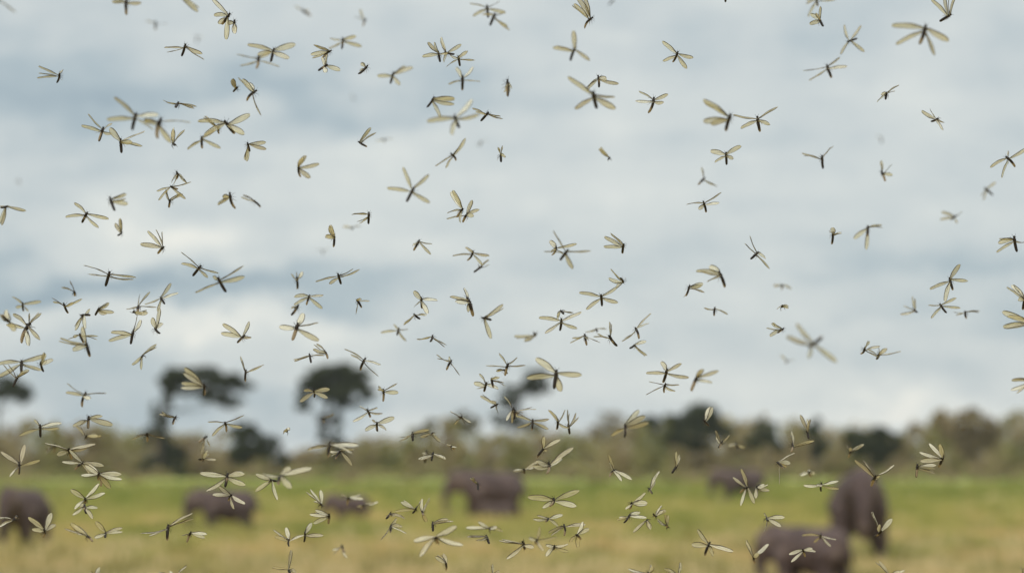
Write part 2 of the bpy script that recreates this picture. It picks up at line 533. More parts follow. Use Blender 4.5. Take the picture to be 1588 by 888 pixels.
def elephant_mesh(name, head_drop=0.0, ear_spread=35.0, stride=0.05, trunk_curl=0.0, head_scale=1.0, leg=1.0, gap=.15, lift=0.0):
    """facing -X, shoulder height 1, feet on z = 0; one continuous skin"""
    V, F = [], []

    def ell(c, r, rot=None, n=14, m=9):
        b = len(V)
        for i in range(m + 1):
            th = math.pi * i / m
            for j in range(n):
                ph = 2 * math.pi * j / n
                v = Vector((r[0] * math.sin(th) * math.cos(ph), r[1] * math.sin(th) * math.sin(ph), r[2] * math.cos(th)))
                if rot:
                    v = rot @ v
                V.append(Vector(c) + v)
        for i in range(m):
            for j in range(n):
                F.append((b + i * n + j, b + i * n + (j + 1) % n, b + (i + 1) * n + (j + 1) % n, b + (i + 1) * n + j))

    def chain(pts, rs):
        tube(V, F, [Vector(p) for p in pts], rs, 12)
        for p, r in zip(pts, rs):
            ell(p, (r, r, r), n=12, m=8)
    # barrel of the body
    for (x, z, rx, ry, rz) in ((-.34, .69, .19, .22, .27), (-.12, .65, .26, .275, .315), (.10, .62, .28, .30, .325),
                               (.30, .645, .25, .275, .305), (.44, .67, .17, .215, .25)):
        ell((x, 0, z), (rx, ry, rz))
    for s in (-1, 1):
        st = stride * s
        chain([(-.29, .14 * s, .55), (-.29 - st * .5, (gap + .14) / 2 * s, .38), (-.28 - st, gap * s, .22), (-.29 - st, gap * s, .05)],
              [.15, .115 * leg, .092 * leg, .095 * leg])
        ell((-.305 - st, gap * s, .035), (.115 * leg, .105 * leg, .05))
        chain([(.38, .13 * s, .58), (.36 + st * .4, (gap + .15) / 2 * s, .38), (.43 + st, gap * s, .2), (.41 + st, gap * s, .05)],
              [.19, .135 * leg, .088 * leg, .09 * leg])
        ell((.40 + st, gap * s, .035), (.11 * leg, .1 * leg, .05))
    chain([(.57, 0, .74), (.635, 0, .62), (.655, 0, .46), (.645, 0, .3)], [.035, .025, .02, .026])
    nb = len(V)
    # head group, turned about the neck
    chain([(-.40, 0, .72), (-.52, 0, .77)], [.21, .18])
    hs = head_scale
    hc = Vector((-.56, 0, .78))

    def hp(x, y, z):
        return tuple(hc + (Vector((x, y, z)) - hc) * hs)
    nb2 = len(V)
    ell(hp(-.64, 0, .82), (.15 * hs, .145 * hs, .19 * hs))
    ell(hp(-.71, 0, .80), (.11 * hs, .115 * hs, .15 * hs))
    ell(hp(-.66, 0, .64), (.10 * hs, .09 * hs, .08 * hs))
    c = trunk_curl
    chain([hp(-.77, 0, .74), hp(-.84, 0, .62), hp(-.885, 0, .47), hp(-.895 + c * .3, 0, .31 + lift * .4), hp(-.87 + c, 0, .17 + lift), hp(-.80 + c * 1.6, 0, .09 + lift * 1.6)],
          [.105 * hs, .085 * hs, .068 * hs, .056 * hs, .046 * hs, .038 * hs])
    for s in (-1, 1):
        rot = Matrix.Rotation(math.radians(ear_spread) * -s, 3, 'Z') @ Matrix.Rotation(math.radians(8) * s, 3, 'X')
        e = Vector((.15, 0, -.02))
        cc = Vector(hp(-.60, .145 * s, .80)) + rot @ (e * hs)
        ell(cc, (.19 * hs, .026, .26 * hs), rot)
        ell(cc + rot @ Vector((-.02, 0, -.16)) * hs, (.10 * hs, .024, .15 * hs), rot)
    if head_drop:
        R = Matrix.Rotation(-math.radians(head_drop), 3, 'Y')
        pv = Vector((-.42, 0, .74))
        for i in range(nb, len(V)):
            V[i] = pv + R @ (V[i] - pv)
    lo = min(v.z for v in V)
    me = mesh(name, V, F, [M_skin])
    o = bpy.data.objects.new('tmp', me)
    COL.objects.link(o)
    rm = o.modifiers.new('r', 'REMESH')
    rm.mode = 'VOXEL'
    rm.voxel_size = 0.017
    rm.use_smooth_shade = True
    sm = o.modifiers.new('s', 'SMOOTH')
    sm.factor = 0.5
    sm.iterations = 4
    dg = bpy.context.evaluated_depsgraph_get()
    res = bpy.data.meshes.new_from_object(o.evaluated_get(dg))
    bpy.data.objects.remove(o)
    res.name = name
    if not res.materials:
        res.materials.append(M_skin)
    return res


E_walk = elephant_mesh('elephant_skin_walking', 6, 22, .06, 0.02)
E_graze = elephant_mesh('elephant_skin_grazing', 24, 20, .04, 0.10)
E_front = elephant_mesh('elephant_skin_facing', 10, 55, .03, 0.06, leg=.9, gap=.2, lift=.2)
E_calf = elephant_mesh('elephant_skin_calf', 14, 25, .04, 0.08, head_scale=1.12)
EG = 'elephants on the meadow'
ELE = [
    ('adult elephant at the left edge, facing the camera', 34, 853, 2.36, 'front', 76),
    ('elephant side-on with head lowered to graze, left of centre', 342, 832, 2.15, 'graze', 4),
    ('small young elephant, just a dark back above the grass left of the adult and calf', 538, 816, 1.62, 'calf', 12),
    ('large adult elephant walking left with its trunk hanging, at the centre', 752, 810, 2.85, 'walk', 8),
    ('little calf standing in front of the large centre elephant', 770, 813, 1.14, 'calf', 5),
    ('far elephant low against the thicket, right of centre, partly behind termites', 1140, 782, 2.85, 'graze', 2),
    ('adult elephant walking towards the camera, on the right', 1332, 874, 3.05, 'front', 86),
    ('nearest young elephant, cut off by the bottom edge on the right', 1240, 926, 1.78, 'graze', -38),
]
for (lab, px, fy, H, kind, rot) in ELE:
    d = FPX * CAMZ / (fy - 715)
    root = empty('elephant', ((px - 794) / FPX * d, d, 0.0), math.radians(rot))
    tag(root, lab, 'elephant', EG)
    b = obj('body', {'walk': E_walk, 'graze': E_graze, 'front': E_front, 'calf': E_calf}[kind], root)
    b.scale = (H, H, H)
    b.location = (0.12 * H, 0, 0)

# ------------------------------------------------------------------ winged termites
# body: dark head, thorax and back, paler belly
M_body, t = mat('termite_body')
tc = t.n('ShaderNodeTexCoord')
sep = t.n('ShaderNodeSeparateXYZ')
t.l(tc.outputs['Object'], sep.inputs[0])
belly = t.math('MULTIPLY', t.math('SUBTRACT', -0.005, sep.outputs['Z']), 22.0, clamp=True)
rear = t.math('MULTIPLY', t.math('SUBTRACT', sep.outputs['X'], 0.36), 9.0, clamp=True)
band = t.n('ShaderNodeTexWave', i_Scale=3.6, i_Distortion=0.3)
t.l(tc.outputs['Object'], band.inputs['Vector'])
f = t.math('MULTIPLY', belly, rear)
f = t.math('MULTIPLY', f, t.math('ADD', 0.6, t.math('MULTIPLY', band.outputs['Fac'], 0.4)))
col = t.ramp(f, [(0.0, (0.018, 0.012, 0.008)), (0.5, (0.08, 0.055, 0.033)), (1.0, (0.30, 0.225, 0.135))])
p = t.n('ShaderNodeBsdfPrincipled', i_Roughness=0.5)
p.inputs['Specular IOR Level'].default_value = 0.2
t.l(col, p.inputs['Base Color'])
out = t.n('ShaderNodeOutputMaterial')
t.l(p.outputs[0], out.inputs['Surface'])

# wing membrane: straw-tinted, half see-through, smokier along the front edge and tip
M_wing, t = mat('termite_wing')
tc = t.n('ShaderNodeTexCoord')
sep = t.n('ShaderNodeSeparateXYZ')
t.l(tc.outputs['Object'], sep.inputs[0])
mp = t.n('ShaderNodeMapping')
mp.inputs['Scale'].default_value = (2.5, 34, 1)
t.l(tc.outputs['Object'], mp.inputs[0])
nz = t.n('ShaderNodeTexNoise', i_Scale=1.0, i_Detail=3.0)
t.l(mp.outputs[0], nz.inputs['Vector'])
col = t.ramp(nz.outputs[0], [(0.3, (0.72, 0.65, 0.47)), (0.7, (0.88, 0.84, 0.69))])
smoke = t.math('MULTIPLY', t.math('SUBTRACT', sep.outputs['X'], 0.72), 1.5, clamp=True)
edge = t.math('MULTIPLY', t.math('SUBTRACT', t.math('ABSOLUTE', t.math('ADD', sep.outputs['Y'], 0.01)), 0.06), 9.0, clamp=True)
sm = t.math('MULTIPLY', t.math('ADD', smoke, edge, clamp=True), 0.55)
mxc = t.n('ShaderNodeMixRGB')
t.l(sm, mxc.inputs[0])
t.l(col, mxc.inputs[1])
mxc.inputs[2].default_value = (0.24, 0.21, 0.15, 1)
oi = t.n('ShaderNodeObjectInfo')
shade = t.n('ShaderNodeMixRGB', blend_type='MULTIPLY')
shade.inputs[0].default_value = 1.0
t.l(mxc.outputs[0], shade.inputs[1])
t.l(t.ramp(oi.outputs['Random'], [(0.0, (0.68, 0.62, 0.52)), (0.45, (0.93, 0.91, 0.86)), (1.0, (1.0, 1.0, 1.0))]), shade.inputs[2])
mxc = shade
df = t.n('ShaderNodeBsdfDiffuse')
t.l(mxc.outputs[0], df.inputs['Color'])
tl = t.n('ShaderNodeBsdfTranslucent')
t.l(mxc.outputs[0], tl.inputs['Color'])
m1 = t.n('ShaderNodeMixShader', i_Fac=0.16)
t.l(df.outputs[0], m1.inputs[1])
t.l(tl.outputs[0], m1.inputs[2])
gl = t.n('ShaderNodeBsdfGlossy', i_Roughness=0.3)
gl.inputs['Color'].default_value = (0.9, 0.9, 0.88, 1)
m2 = t.n('ShaderNodeMixShader', i_Fac=0.06)
t.l(m1.outputs[0], m2.inputs[1])
t.l(gl.outputs[0], m2.inputs[2])
tp = t.n('ShaderNodeBsdfTransparent')
tp.inputs['Color'].default_value = (0.86, 0.83, 0.71, 1)
m3 = t.n('ShaderNodeMixShader')
t.l(t.math('ADD', 0.54, t.math('MULTIPLY', sm, 0.8)), m3.inputs[0])
t.l(tp.outputs[0], m3.inputs[1])
t.l(m2.outputs[0], m3.inputs[2])
out = t.n('ShaderNodeOutputMaterial')
t.l(m3.outputs[0], out.inputs['Surface'])
M_vein = noise_mat('termite_wing_vein', 9, [(0.3, (0.045, 0.034, 0.022)), (0.7, (0.10, 0.075, 0.045))], rough=0.5)


def wing_mesh(name, wid, lead, seed, sweep=0.0, flex=0.0):
    """unit-long wing along +X, front edge towards +Y, gently cambered, with its veins"""
    rn = random.Random(seed)
    V, F, I = [], [], []
    nx, ny = 16, 5

    def half(u):
        a = min(1.0, 0.10 + 1.05 * (u / 0.55) ** 0.75) if u < 0.55 else 1.0
        b = math.sqrt(max(0.0, 1 - max(0.0, (u - 0.60) / 0.40) ** 2.4))
        return wid * min(a, 1.0) * b

    def pt(u, v):
        h = half(u)
        y = h * (lead * max(v, 0) * 1.0 + min(v, 0) * (2 - lead)) + 0.02 * math.sin(u * 2.6) + sweep * u * u
        z = 0.022 * math.sin(u * 3.0) + 0.014 * (1 - v * v) * math.sin(u * 3.1) + 0.008 * math.sin(v * 4 + u * 9) + flex * u * u
        return Vector((u, y, z))
    for i in range(nx + 1):
        u = i / nx
        for j in range(ny + 1):
            V.append(pt(u, -1 + 2 * j / ny))
    for i in range(nx):
        for j in range(ny):
            a = i * (ny + 1) + j
            F.append((a, a + 1, a + ny + 2, a + ny + 1))
            I.append(0)

    def vein(v0, v1, u0, u1, r0, r1):
        n0 = len(F)
        k = 9
        P = [pt(u0 + (u1 - u0) * q / k, v0 + (v1 - v0) * q / k) for q in range(k + 1)]
        tube(V, F, P, [r0 + (r1 - r0) * q / k for q in range(k + 1)], 3)
        I.extend([1] * (len(F) - n0))
    vein(1, 1, 0.0, 0.97, 0.018, 0.011)
    vein(.72, .8, 0.02, 0.9, 0.008, 0.004)
    vein(.3, -.05, 0.05, 0.93, 0.006, 0.003)
    vein(.1, -.6, 0.08, 0.8, 0.005, 0.003)
    vein(-1, -1, 0.1, 0.97, 0.007, 0.009)
    return mesh(name, V, F, [M_wing, M_vein], I, smooth=True)


def body_mesh(name, bend):
    """unit-long body: head at x = 0, tail at x = 1, back towards +Z"""
    V, F = [], []
    prof = [(0.0, .012), (.015, .04), (.05, .058), (.09, .058), (.12, .045), (.14, .05), (.18, .072), (.24, .082), (.30, .08),
            (.35, .066), (.39, .066), (.45, .078), (.50, .071), (.54, .079), (.60, .072), (.65, .078), (.71, .07), (.76, .076),
            (.82, .068), (.87, .071), (.92, .06), (.97, .045), (1.0, .015)]

    def cz(x):
        return -bend * max(0, x - .3) ** 2 * 1.6
    n = 12
    for x, r in prof:
        for j in range(n):
            a = 2 * math.pi * j / n
            V.append(Vector((x, r * 1.05 * math.cos(a), cz(x) + r * .92 * math.sin(a))))
    for i in range(len(prof) - 1):
        for j in range(n):
            a, b = i * n + j, i * n + (j + 1) % n
            F.append((a, b, b + n, a + n))
    F.append(tuple(range(n)))
    F.append(tuple((len(prof) - 1) * n + j for j in range(n))[::-1])
    for s in (-1, 1):
        tube(V, F, [Vector((.02, .03 * s, .02)), Vector((-.06, .08 * s, .03)), Vector((-.13, .10 * s, -.01))], [.008, .007, .005], 4)
        for (x, sw) in ((.17, -.10), (.25, .04), (.33, .16)):
            tube(V, F, [Vector((x, .05 * s, -.05)), Vector((x + sw * .6, .13 * s, -.10)), Vector((x + sw, .12 * s, -.19)),
                        Vector((x + sw + .05, .15 * s, -.25))], [.014, .012, .008, .005], 4)
    return mesh(name, V, F, [M_body], smooth=True)


FORE = [wing_mesh('forewing', .108, 1.0, 1), wing_mesh('forewing_broad', .118, .9, 2, -.05, .03), wing_mesh('forewing_swept', .102, .95, 4, -.09, -.06),
        wing_mesh('forewing_flexed', .112, 1.0, 5, .03, .12)]
HIND = [wing_mesh('hindwing', .106, .85, 3), wing_mesh('hindwing_swept', .112, .8, 6, -.07, .06), wing_mesh('hindwing_flexed', .1, .9, 7, .04, -.1)]
BODIES = [body_mesh('termite_body_straight', 0.0), body_mesh('termite_body_curled', 0.3), body_mesh('termite_body_arched', -0.16),
          body_mesh('termite_body_bent', 0.14)]

# what the photograph shows of every termite: head, tail | wing tips with apparent width (wide, medium, narrow) | blur
# (coordinates per tile of 200 x 150 px enlarged 5.92 times, the tile's corner after @)
SWARM = """
@0,0
-20,-20 -60,40 | 100,105,n | 2
550,675 530,760 | 358,638,n 380,690,n 345,720,n 520,617,w | 0
1160,-20 1155,130 | 1005,10,m 1280,20,m 1290,-40,n | 1
@200,0
245,195 240,280 | 145,190,n 350,205,n | 2
625,330 625,395 | 580,330,n 670,330,n | 3
440,-60 400,-120 | 615,112,m 560,-110,m | 1
522,402 487,512 | 335,472,n 655,488,m 692,543,n | 0
930,120 850,235 | 775,-15,m 765,108,m 790,210,m 905,362,w | 0
972,180 955,292 | 985,325,w 890,190,m | 0
1000,800 950,838 | 965,735,w 985,750,n | 0
@400,0
148,440 120,572 | -90,415,m 320,405,w 283,548,w 15,515,m | .6
5,510 5,645 | -199,488,n -175,598,n 185,612,n 120,490,m | 1
395,85 485,152 | 355,65,n 455,90,n | 2
990,170 955,245 | 930,95,m 890,150,n | 1.6
778,345 780,450 | 675,372,m 910,342,m 960,412,m 640,440,n | 1
675,462 600,510 | 510,432,n 487,500,w 505,540,n | 0
640,590 560,648 | 585,525,m 650,490,n 765,655,w 640,692,w | 0
1010,598 932,695 | 943,562,m 925,640,n | 0
880,885 880,925 | 860,880,n | 3
@600,0
65,660 30,770 | -95,692,m 175,590,m 240,615,w 110,795,m | 1
918,45 930,168 | 755,32,n 1035,-5,n 780,155,m 1095,105,m | 1
995,120 945,240 | 1130,280,n 1095,100,n 890,150,n | 1
470,470 490,575 | 340,525,m 385,400,m 430,395,m 560,500,n | 0
525,480 625,510 | 495,340,m 485,370,n 675,390,m 510,590,m | 0
655,515 670,605 | 725,492,m 803,547,n 535,615,n 590,535,m | 0
693,690 695,832 | 628,605,m 805,615,m 570,752,n 850,750,n | .7
1107,725 1110,890 | 1085,820,n 1125,810,n | .6
@800,0
710,158 605,232 | 505,48,n 530,45,m 565,-20,m 600,-20,m | 0
900,-10 850,50 | 930,-20,n | 2
550,430 490,552 | 335,440,m 525,310,w 670,555,m | 1
755,690 770,800 | 632,842,m 850,745,w 940,790,m | 0
@1000,0
745,-90 742,20 | 640,-110,n 850,-110,n | 0
305,472 268,578 | 145,390,m 175,555,m 465,525,m 405,612,m | 0
@1200,0
380,-20 420,65 | 290,25,m 570,0,n 310,160,m | 1
415,165 450,260 | 355,120,m 420,100,m 365,205,w | 0
670,385 770,352 | 640,228,m 795,240,m 825,488,m 615,500,m | .7
485,590 525,715 | 275,645,n 335,720,n 668,625,m 600,510,n | .7
@1388,0
520,130 405,200 | 340,-10,m 450,-40,m 480,-40,n 530,-30,m | 0
285,225 240,400 | -30,230,m 15,405,m 505,340,m 385,500,n | -1.2
@0,140
950,335 910,472 | 820,220,n 745,325,m 1050,300,n 1000,395,m | .2
1105,440 1120,578 | 1045,355,m 1345,410,n 1290,483,n 1240,480,m | 0
170,815 190,865 | 150,850,n | 3
@200,140
70,205 20,360 | -124,70,m -210,270,m 290,240,m 200,350,n | -1.2
295,250 225,440 | 90,260,m 560,275,n 380,460,m | -1.2
452,105 432,178 | 290,100,n 600,150,n | 0
395,478 440,522 | 390,345,m 440,370,m 485,345,n | 0
875,275 965,405 | 1105,215,w 1090,390,w 645,262,m 705,425,m | .4
825,330 805,395 | 690,250,n | .4
670,420 663,540 | 535,545,m 845,530,m 790,370,m | .6
1090,480 1105,560 | 1050,645,w 1230,468,m 1255,530,m | 0
1175,0 1055,75 | 1080,-94,w 980,-120,n 1194,245,n | .4
@400,140
375,680 365,800 | 435,610,w 565,675,m 475,785,w | .6
920,470 995,520 | 1025,340,m 1075,372,n 1040,360,n | 0
1160,445 1165,475 | 1095,470,n 1245,438,n | 2
@600,140
435,60 380,158 | 630,85,w 615,150,m 490,240,m | .5
620,230 650,330 | 365,290,m 780,75,m 860,240,m 595,420,m | -1.3
935,200 868,275 | 800,150,n 835,217,n 1045,225,n 1070,268,n | 0
585,580 658,640 | 740,450,m 690,480,n 460,720,n 535,690,n | .6
870,465 845,520 | 800,500,n 930,460,n | 2.5
1045,580 1048,662 | 1028,530,n 1065,530,n 1085,590,w | .2
@800,140
705,10 738,155 | 535,175,m 455,-95,m 920,42,n 930,140,m | -1
860,610 848,650 | 780,515,m 765,550,m | .6
@1000,140
85,60 62,210 | -50,5,n -90,92,m 200,28,m 178,108,m | 0
790,215 735,375 | 535,85,m 510,300,w 650,290,m | -1
1032,235 1050,380 | 805,228,n 1215,165,n 880,350,m 1130,300,m | 0
745,565 752,685 | 605,545,w 860,510,w 630,665,m 800,630,m | 0
555,800 490,862 | 525,705,n 670,885,n | 1
@1200,140
1040,15 1018,90 | 1135,-50,n 930,115,n 965,45,m 1075,45,m | 0
990,430 990,490 | 955,415,n | 2.7
440,595 450,718 | 255,585,n 530,505,n | .5
985,735 1030,840 | 1000,635,m 1090,665,n 1075,765,w | .8
@1388,140
400,255 335,298 | 268,190,m 345,160,n 480,300,n 415,375,m | .1
1015,605 1110,690 | 1060,550,n 1215,530,m 880,690,m 960,805,m | 0
@0,265
72,320 10,350 | 230,378,m 25,500,m -60,320,n 0,490,m | 0
805,375 745,480 | 670,275,m 605,415,m 985,425,m 905,535,m | 0
1005,235 1055,375 | 1155,205,m 1155,285,w | .8
1120,560 1085,605 | 1120,450,m 1085,480,m | .5
@200,265
440,5 455,80 | 390,110,n 520,100,n | 0
385,140 412,168 | 238,190,n 265,270,n 570,100,n 520,245,m | 0
380,260 360,335 | 360,165,n 510,195,m | 0
925,195 940,355 | 835,240,w 830,312,m | .5
325,695 258,745 | 265,540,n 170,550,m 115,665,w | 0
1130,262 1215,325 | 1030,225,n | .7
@400,265
700,580 703,695 | 660,510,w 630,600,w | 0
870,515 860,540 | 780,505,m 960,500,n | 1.6
1020,375 1013,488 | 880,388,n 905,480,n | 0
590,720 600,770 | 520,720,n 650,710,n | 2.5
@600,265
250,150 180,285 | 128,-15,m 395,25,m 5,160,m 400,295,m | -.9
700,345 655,400 | 568,192,w 545,375,n 660,490,m | 0
740,390 695,460 | 785,292,m 840,345,m 800,410,w 545,440,n | .1
300,630 250,725 | 235,680,m 405,668,n 400,760,m | 0
795,730 760,835 | 600,765,n 720,722,n 950,780,m 890,850,m | .4
@800,265
370,690 362,780 | 310,640,w 555,670,m 320,740,m 440,750,n | .2
480,720 405,820 | 320,565,n 260,740,n 690,735,n 540,890,m | .8
990,665 975,765 | 865,570,n 810,600,m 800,695,m | 0
@1000,265
535,275 573,382 | 385,295,n 705,188,n 685,302,m 520,350,m | 0
1045,740 965,818 | 955,600,n 912,655,n 1115,790,m 1150,900,n | 0
@1200,265
545,555 538,672 | 510,545,m 590,560,m | 0
865,500 855,590 | 990,515,n 720,625,w 850,725,m | .8
@1388,265
820,155 900,222 | 910,105,m 770,240,n 825,275,m | 1.4
560,410 520,450 | 435,375,m 430,440,m 630,370,n 540,485,n | 1.3
1090,595 1115,740 | 975,640,w 925,748,m 1215,670,n | 0
@0,395
1010,150 965,290 | 800,85,n 800,160,n 1245,182,n 1210,250,n | 0
685,330 678,378 | 560,290,n 615,235,n | .5
210,435 203,525 | 155,375,m 125,490,m 370,420,m 245,510,n | .6
585,440 612,545 | 450,400,n 765,402,n 705,452,n | .1
915,485 865,555 | 980,450,m 1030,515,m 955,565,w | 0
740,555 830,545 | 690,685,m 805,525,m 800,660,m | 0
90,625 30,560 | 20,505,w -60,540,m 75,690,m | -.8
280,620 165,790 | 95,525,m 30,650,m 385,755,m 290,830,m | 0
275,625 250,650 | 245,540,n 345,545,n | 0
728,720 770,800 | 640,752,n 905,758,n | 0
780,790 830,930 | 545,790,n 700,865,w 780,660,m | .5
@200,395
40,690 18,820 | 50,550,n 105,605,m -134,705,m -184,790,m | 0
665,95 582,195 | 480,-20,n 490,65,m 840,170,n 745,205,m | .1
815,205 880,340 | 750,190,n 1055,92,n 1050,203,m 605,360,n | .6
85,460 90,510 | 165,345,n 80,375,n -40,500,n 235,495,n | 0
40,520 75,540 | 150,540,w | 0
285,385 335,452 | 380,262,m 440,352,m 135,455,n 245,520,m | 0
232,665 285,735 | 240,575,m 295,610,w 290,480,m | 0
1060,735 1000,805 | 1115,610,m 860,630,w 845,725,w 1090,770,m | 0
@400,395
355,200 370,318 | 320,165,m 410,160,m | .6
735,170 760,270 | 880,132,n 940,155,n 535,250,n 650,270,m | .2
475,365 450,445 | 340,365,w 610,395,m 590,495,w 335,460,m | 0
375,455 310,565 | 330,480,n | .6
368,620 322,790 | 410,530,w 180,660,w 545,615,n 560,790,w | -.5
905,410 955,475 | 940,395,m 1030,425,n 882,535,n | 0
@600,395
110,670 90,740 | -60,715,m 200,690,n 170,795,m 60,650,n | .8
875,100 800,160 | 935,45,n 935,103,n 840,88,n | .6
315,385 320,497 | 265,352,w 455,415,m 255,478,n 390,545,w | 0
245,540 308,600 | 150,640,n 355,540,n | .3
420,735 408,808 | 275,780,n 530,855,n | 0
735,385 800,552 | 590,350,m 635,410,m 700,305,n 735,520,m | 0
870,575 960,597 | 1070,455,m 970,540,m 945,775,m | .4
@800,395
180,745 170,700 | 75,780,m -20,755,m | 1
780,360 795,460 | 580,348,m 945,425,m 650,505,m 950,290,m | 0
990,258 962,198 | 885,130,n 850,235,w 930,300,m | 0
418,580 415,690 | 208,575,m 265,720,m 550,690,m 612,550,m | 0
410,510 440,540 | 380,580,m 520,550,n | 0
632,725 642,808 | 490,790,n 765,815,n 660,770,n | 0
740,675 740,710 | 655,705,n 830,690,n | .8
850,735 925,848 | 875,625,n 725,738,n | 0
1095,665 1138,745 | 985,800,n 1245,540,n 1220,635,n | .2
@1000,395
680,150 745,292 | 470,125,m 605,90,w 560,245,n | .6
413,275 385,378 | 545,270,w 560,328,n 370,370,n | 0
645,480 628,550 | 545,500,n 750,548,n | .3
@1200,395
95,672 30,715 | -44,625,m -69,683,n -49,742,w | 0
75,270 75,300 | -15,292,m 160,300,m | 1.5
70,470 90,485 | 30,490,n 112,480,n | 0
@1388,395
500,205 525,322 | 555,92,w 625,235,m 312,315,m 440,420,w | 0
410,445 465,540 | 540,385,m 595,472,m 285,455,n 318,582,m | 0
180,505 180,525 | 180,385,n 40,565,m 95,465,n | .8
645,515 640,575 | 540,548,n 770,505,n | .7
1190,370 1180,510 | 1110,270,w 1025,295,n 1080,400,w | 0
1215,600 1260,680 | 980,540,w 1000,655,w | 0
@0,515
195,255 203,370 | -30,270,m 400,212,m -20,410,m 345,372,m | .4
375,270 378,358 | 455,190,m 460,250,w | 0
165,395 125,498 | 50,280,n 285,335,m | 0
790,545 730,670 | 625,470,n 645,545,m 990,563,n 870,610,m | .6
812,765 815,880 | 970,735,m 1035,840,w 760,850,n 695,850,m | .3
@200,515
125,205 130,235 | 230,120,m 15,315,m 80,340,m | 0
1075,340 1060,450 | 1000,240,n 1240,297,n | 0
695,470 685,580 | 510,345,w 470,470,w | -.7
430,770 400,830 | 320,730,n | 0
882,820 895,890 | 1050,757,n 715,828,n 755,945,m 1040,885,m | 0
@400,515
470,195 492,280 | 320,248,n 320,270,n 600,195,n | 0
610,170 658,242 | 530,95,n 530,160,m | 0
990,232 925,345 | 810,140,n 845,210,n 1130,298,n 1110,405,n | 0
515,525 525,590 | 410,525,m 395,620,w 678,515,w 655,580,w | 0
1150,515 1160,625 | 1115,505,m 1275,458,n 1295,545,w | 0
1000,700 1040,790 | 930,705,n 1070,688,n 880,835,m 1135,770,m | .3
580,780 610,820 | 690,740,n | 1
@600,515
595,255 548,325 | 460,218,n 540,245,w 655,402,n | 0
1115,280 1080,395 | 1020,195,n 905,320,n 1195,230,n 1275,292,n | 0
1075,340 1105,380 | 1005,355,n | .2
915,455 890,555 | 785,462,w 855,372,n 825,522,n 1015,515,m | 0
960,420 970,495 | 1010,410,m 1085,465,n | 0
1020,655 950,695 | 850,585,m 955,620,m 1018,760,n | 0
683,770 680,800 | 580,755,n 618,835,n 775,832,n 725,850,n | .3
@800,515
375,340 348,520 | 180,232,w 100,420,w 610,385,m 430,535,w | -.6
1105,105 1040,158 | 1190,85,m 1195,230,m | 0
@1000,515
205,330 175,470 | 175,265,m 310,285,m 15,370,m 400,435,m | .3
190,465 165,550 | 50,480,n 325,480,n 15,580,n 275,565,m | 0
490,390 415,540 | 515,330,w 670,350,m 630,465,m | .9
535,800 595,860 | 610,690,w 650,695,w | 0
@1200,515
320,140 460,40 | 215,-80,m 105,30,m 285,220,m 560,290,m | -2
130,255 105,285 | 60,210,m 190,240,n | 2
835,135 825,220 | 850,70,n 940,120,n 940,205,n | 0
970,190 950,262 | 1010,140,w 1160,168,n 880,160,n | .4
@1388,515
1250,420 1270,520 | 1090,425,m 1075,550,m | .5
@0,635
370,130 368,255 | 285,105,m 555,125,m 530,178,m 175,232,m | 0
800,235 770,270 | 690,150,m 930,235,w | .4
175,480 182,590 | 5,375,m 215,345,w 370,440,m 105,588,n | .2
635,350 648,455 | 395,318,n 850,290,m 535,410,w 800,375,m | .1
770,475 700,530 | 585,455,m 655,365,m 945,520,w 815,600,m | 0
915,575 880,640 | 1090,610,w 775,612,m 995,715,w 1110,660,m | 0
920,585 935,700 | 775,490,w | .1
785,805 775,880 | 670,725,w 895,680,m 955,768,m 700,880,m | 0
510,310 500,390 | 430,380,n | 1.2
@200,635
168,210 165,285 | 20,262,n 315,268,n | 0
720,240 640,300 | 680,395,m 725,340,n | .6
690,450 655,460 | 735,375,w 760,420,m 810,475,m | .4
905,580 895,695 | 655,580,w 1065,555,w 735,760,m 1065,690,w | .1
945,775 905,835 | 840,695,m 780,770,m 1070,850,m 960,900,m | 0
@400,635
262,190 268,205 | 258,190,n | 0
1095,110 1085,210 | 975,185,w 1230,85,w 1190,190,m 1040,95,n | 0
215,590 180,660 | 495,570,m 330,700,w 310,500,m 60,600,m | -.9
110,640 150,660 | -10,595,m -30,750,w 180,830,m | .2
665,295 640,420 | 450,350,m 920,355,m | -.8
765,365 710,435 | 655,410,n 860,520,m 900,355,m | .1
@600,635
235,205 240,285 | 105,275,n 395,185,m | 0
405,225 435,210 | 305,240,m 485,295,m 440,205,n | .4
590,335 600,345 | 540,332,n 640,335,n | 0
425,390 410,465 | 290,428,m 540,445,m | .1
365,370 350,495 | 340,400,n | 1
830,665 845,740 | 790,610,m | .4
1170,-25 1120,60 | 1100,95,m 1150,115,m 1085,-130,n 1190,80,m | 0
@800,635
-10,0 -5,80 | 75,35,n 185,-18,n | 0
300,480 315,600 | 530,340,m 420,455,m 140,530,w 190,465,m | -.4
75,540 80,590 | -20,555,m 205,465,m | .4
155,85 152,180 | 5,85,m 318,95,m 10,170,m 300,185,m | 0
385,85 385,190 | 300,-5,m 455,10,n 480,195,m | .2
480,125 495,225 | 575,45,m 470,-5,n | .1
1000,130 1015,245 | 1140,10,w 885,250,m 1225,140,w 1180,70,w | -.7
270,340 190,430 | 260,230,m 410,265,m 290,370,m | 0
920,550 845,580 | 870,395,m 865,465,n 1065,635,m 960,625,m | 0
350,810 345,890 | 110,792,w 570,725,w 565,865,w 240,888,m | 0
@1000,635
715,290 670,345 | 645,180,m 665,260,m 800,235,m | .2
300,510 245,580 | 305,375,m 325,430,m | 0
35,720 65,765 | 120,560,m 105,630,w | 0
960,710 870,735 | 880,540,m 790,630,m 890,875,m 1005,840,m | 0
1025,700 1035,740 | 1110,695,m 1140,750,m 1010,800,m | 0
@1200,635
305,180 315,265 | 245,50,m 315,80,m | .1
170,310 180,390 | 185,210,m 375,285,m | 0
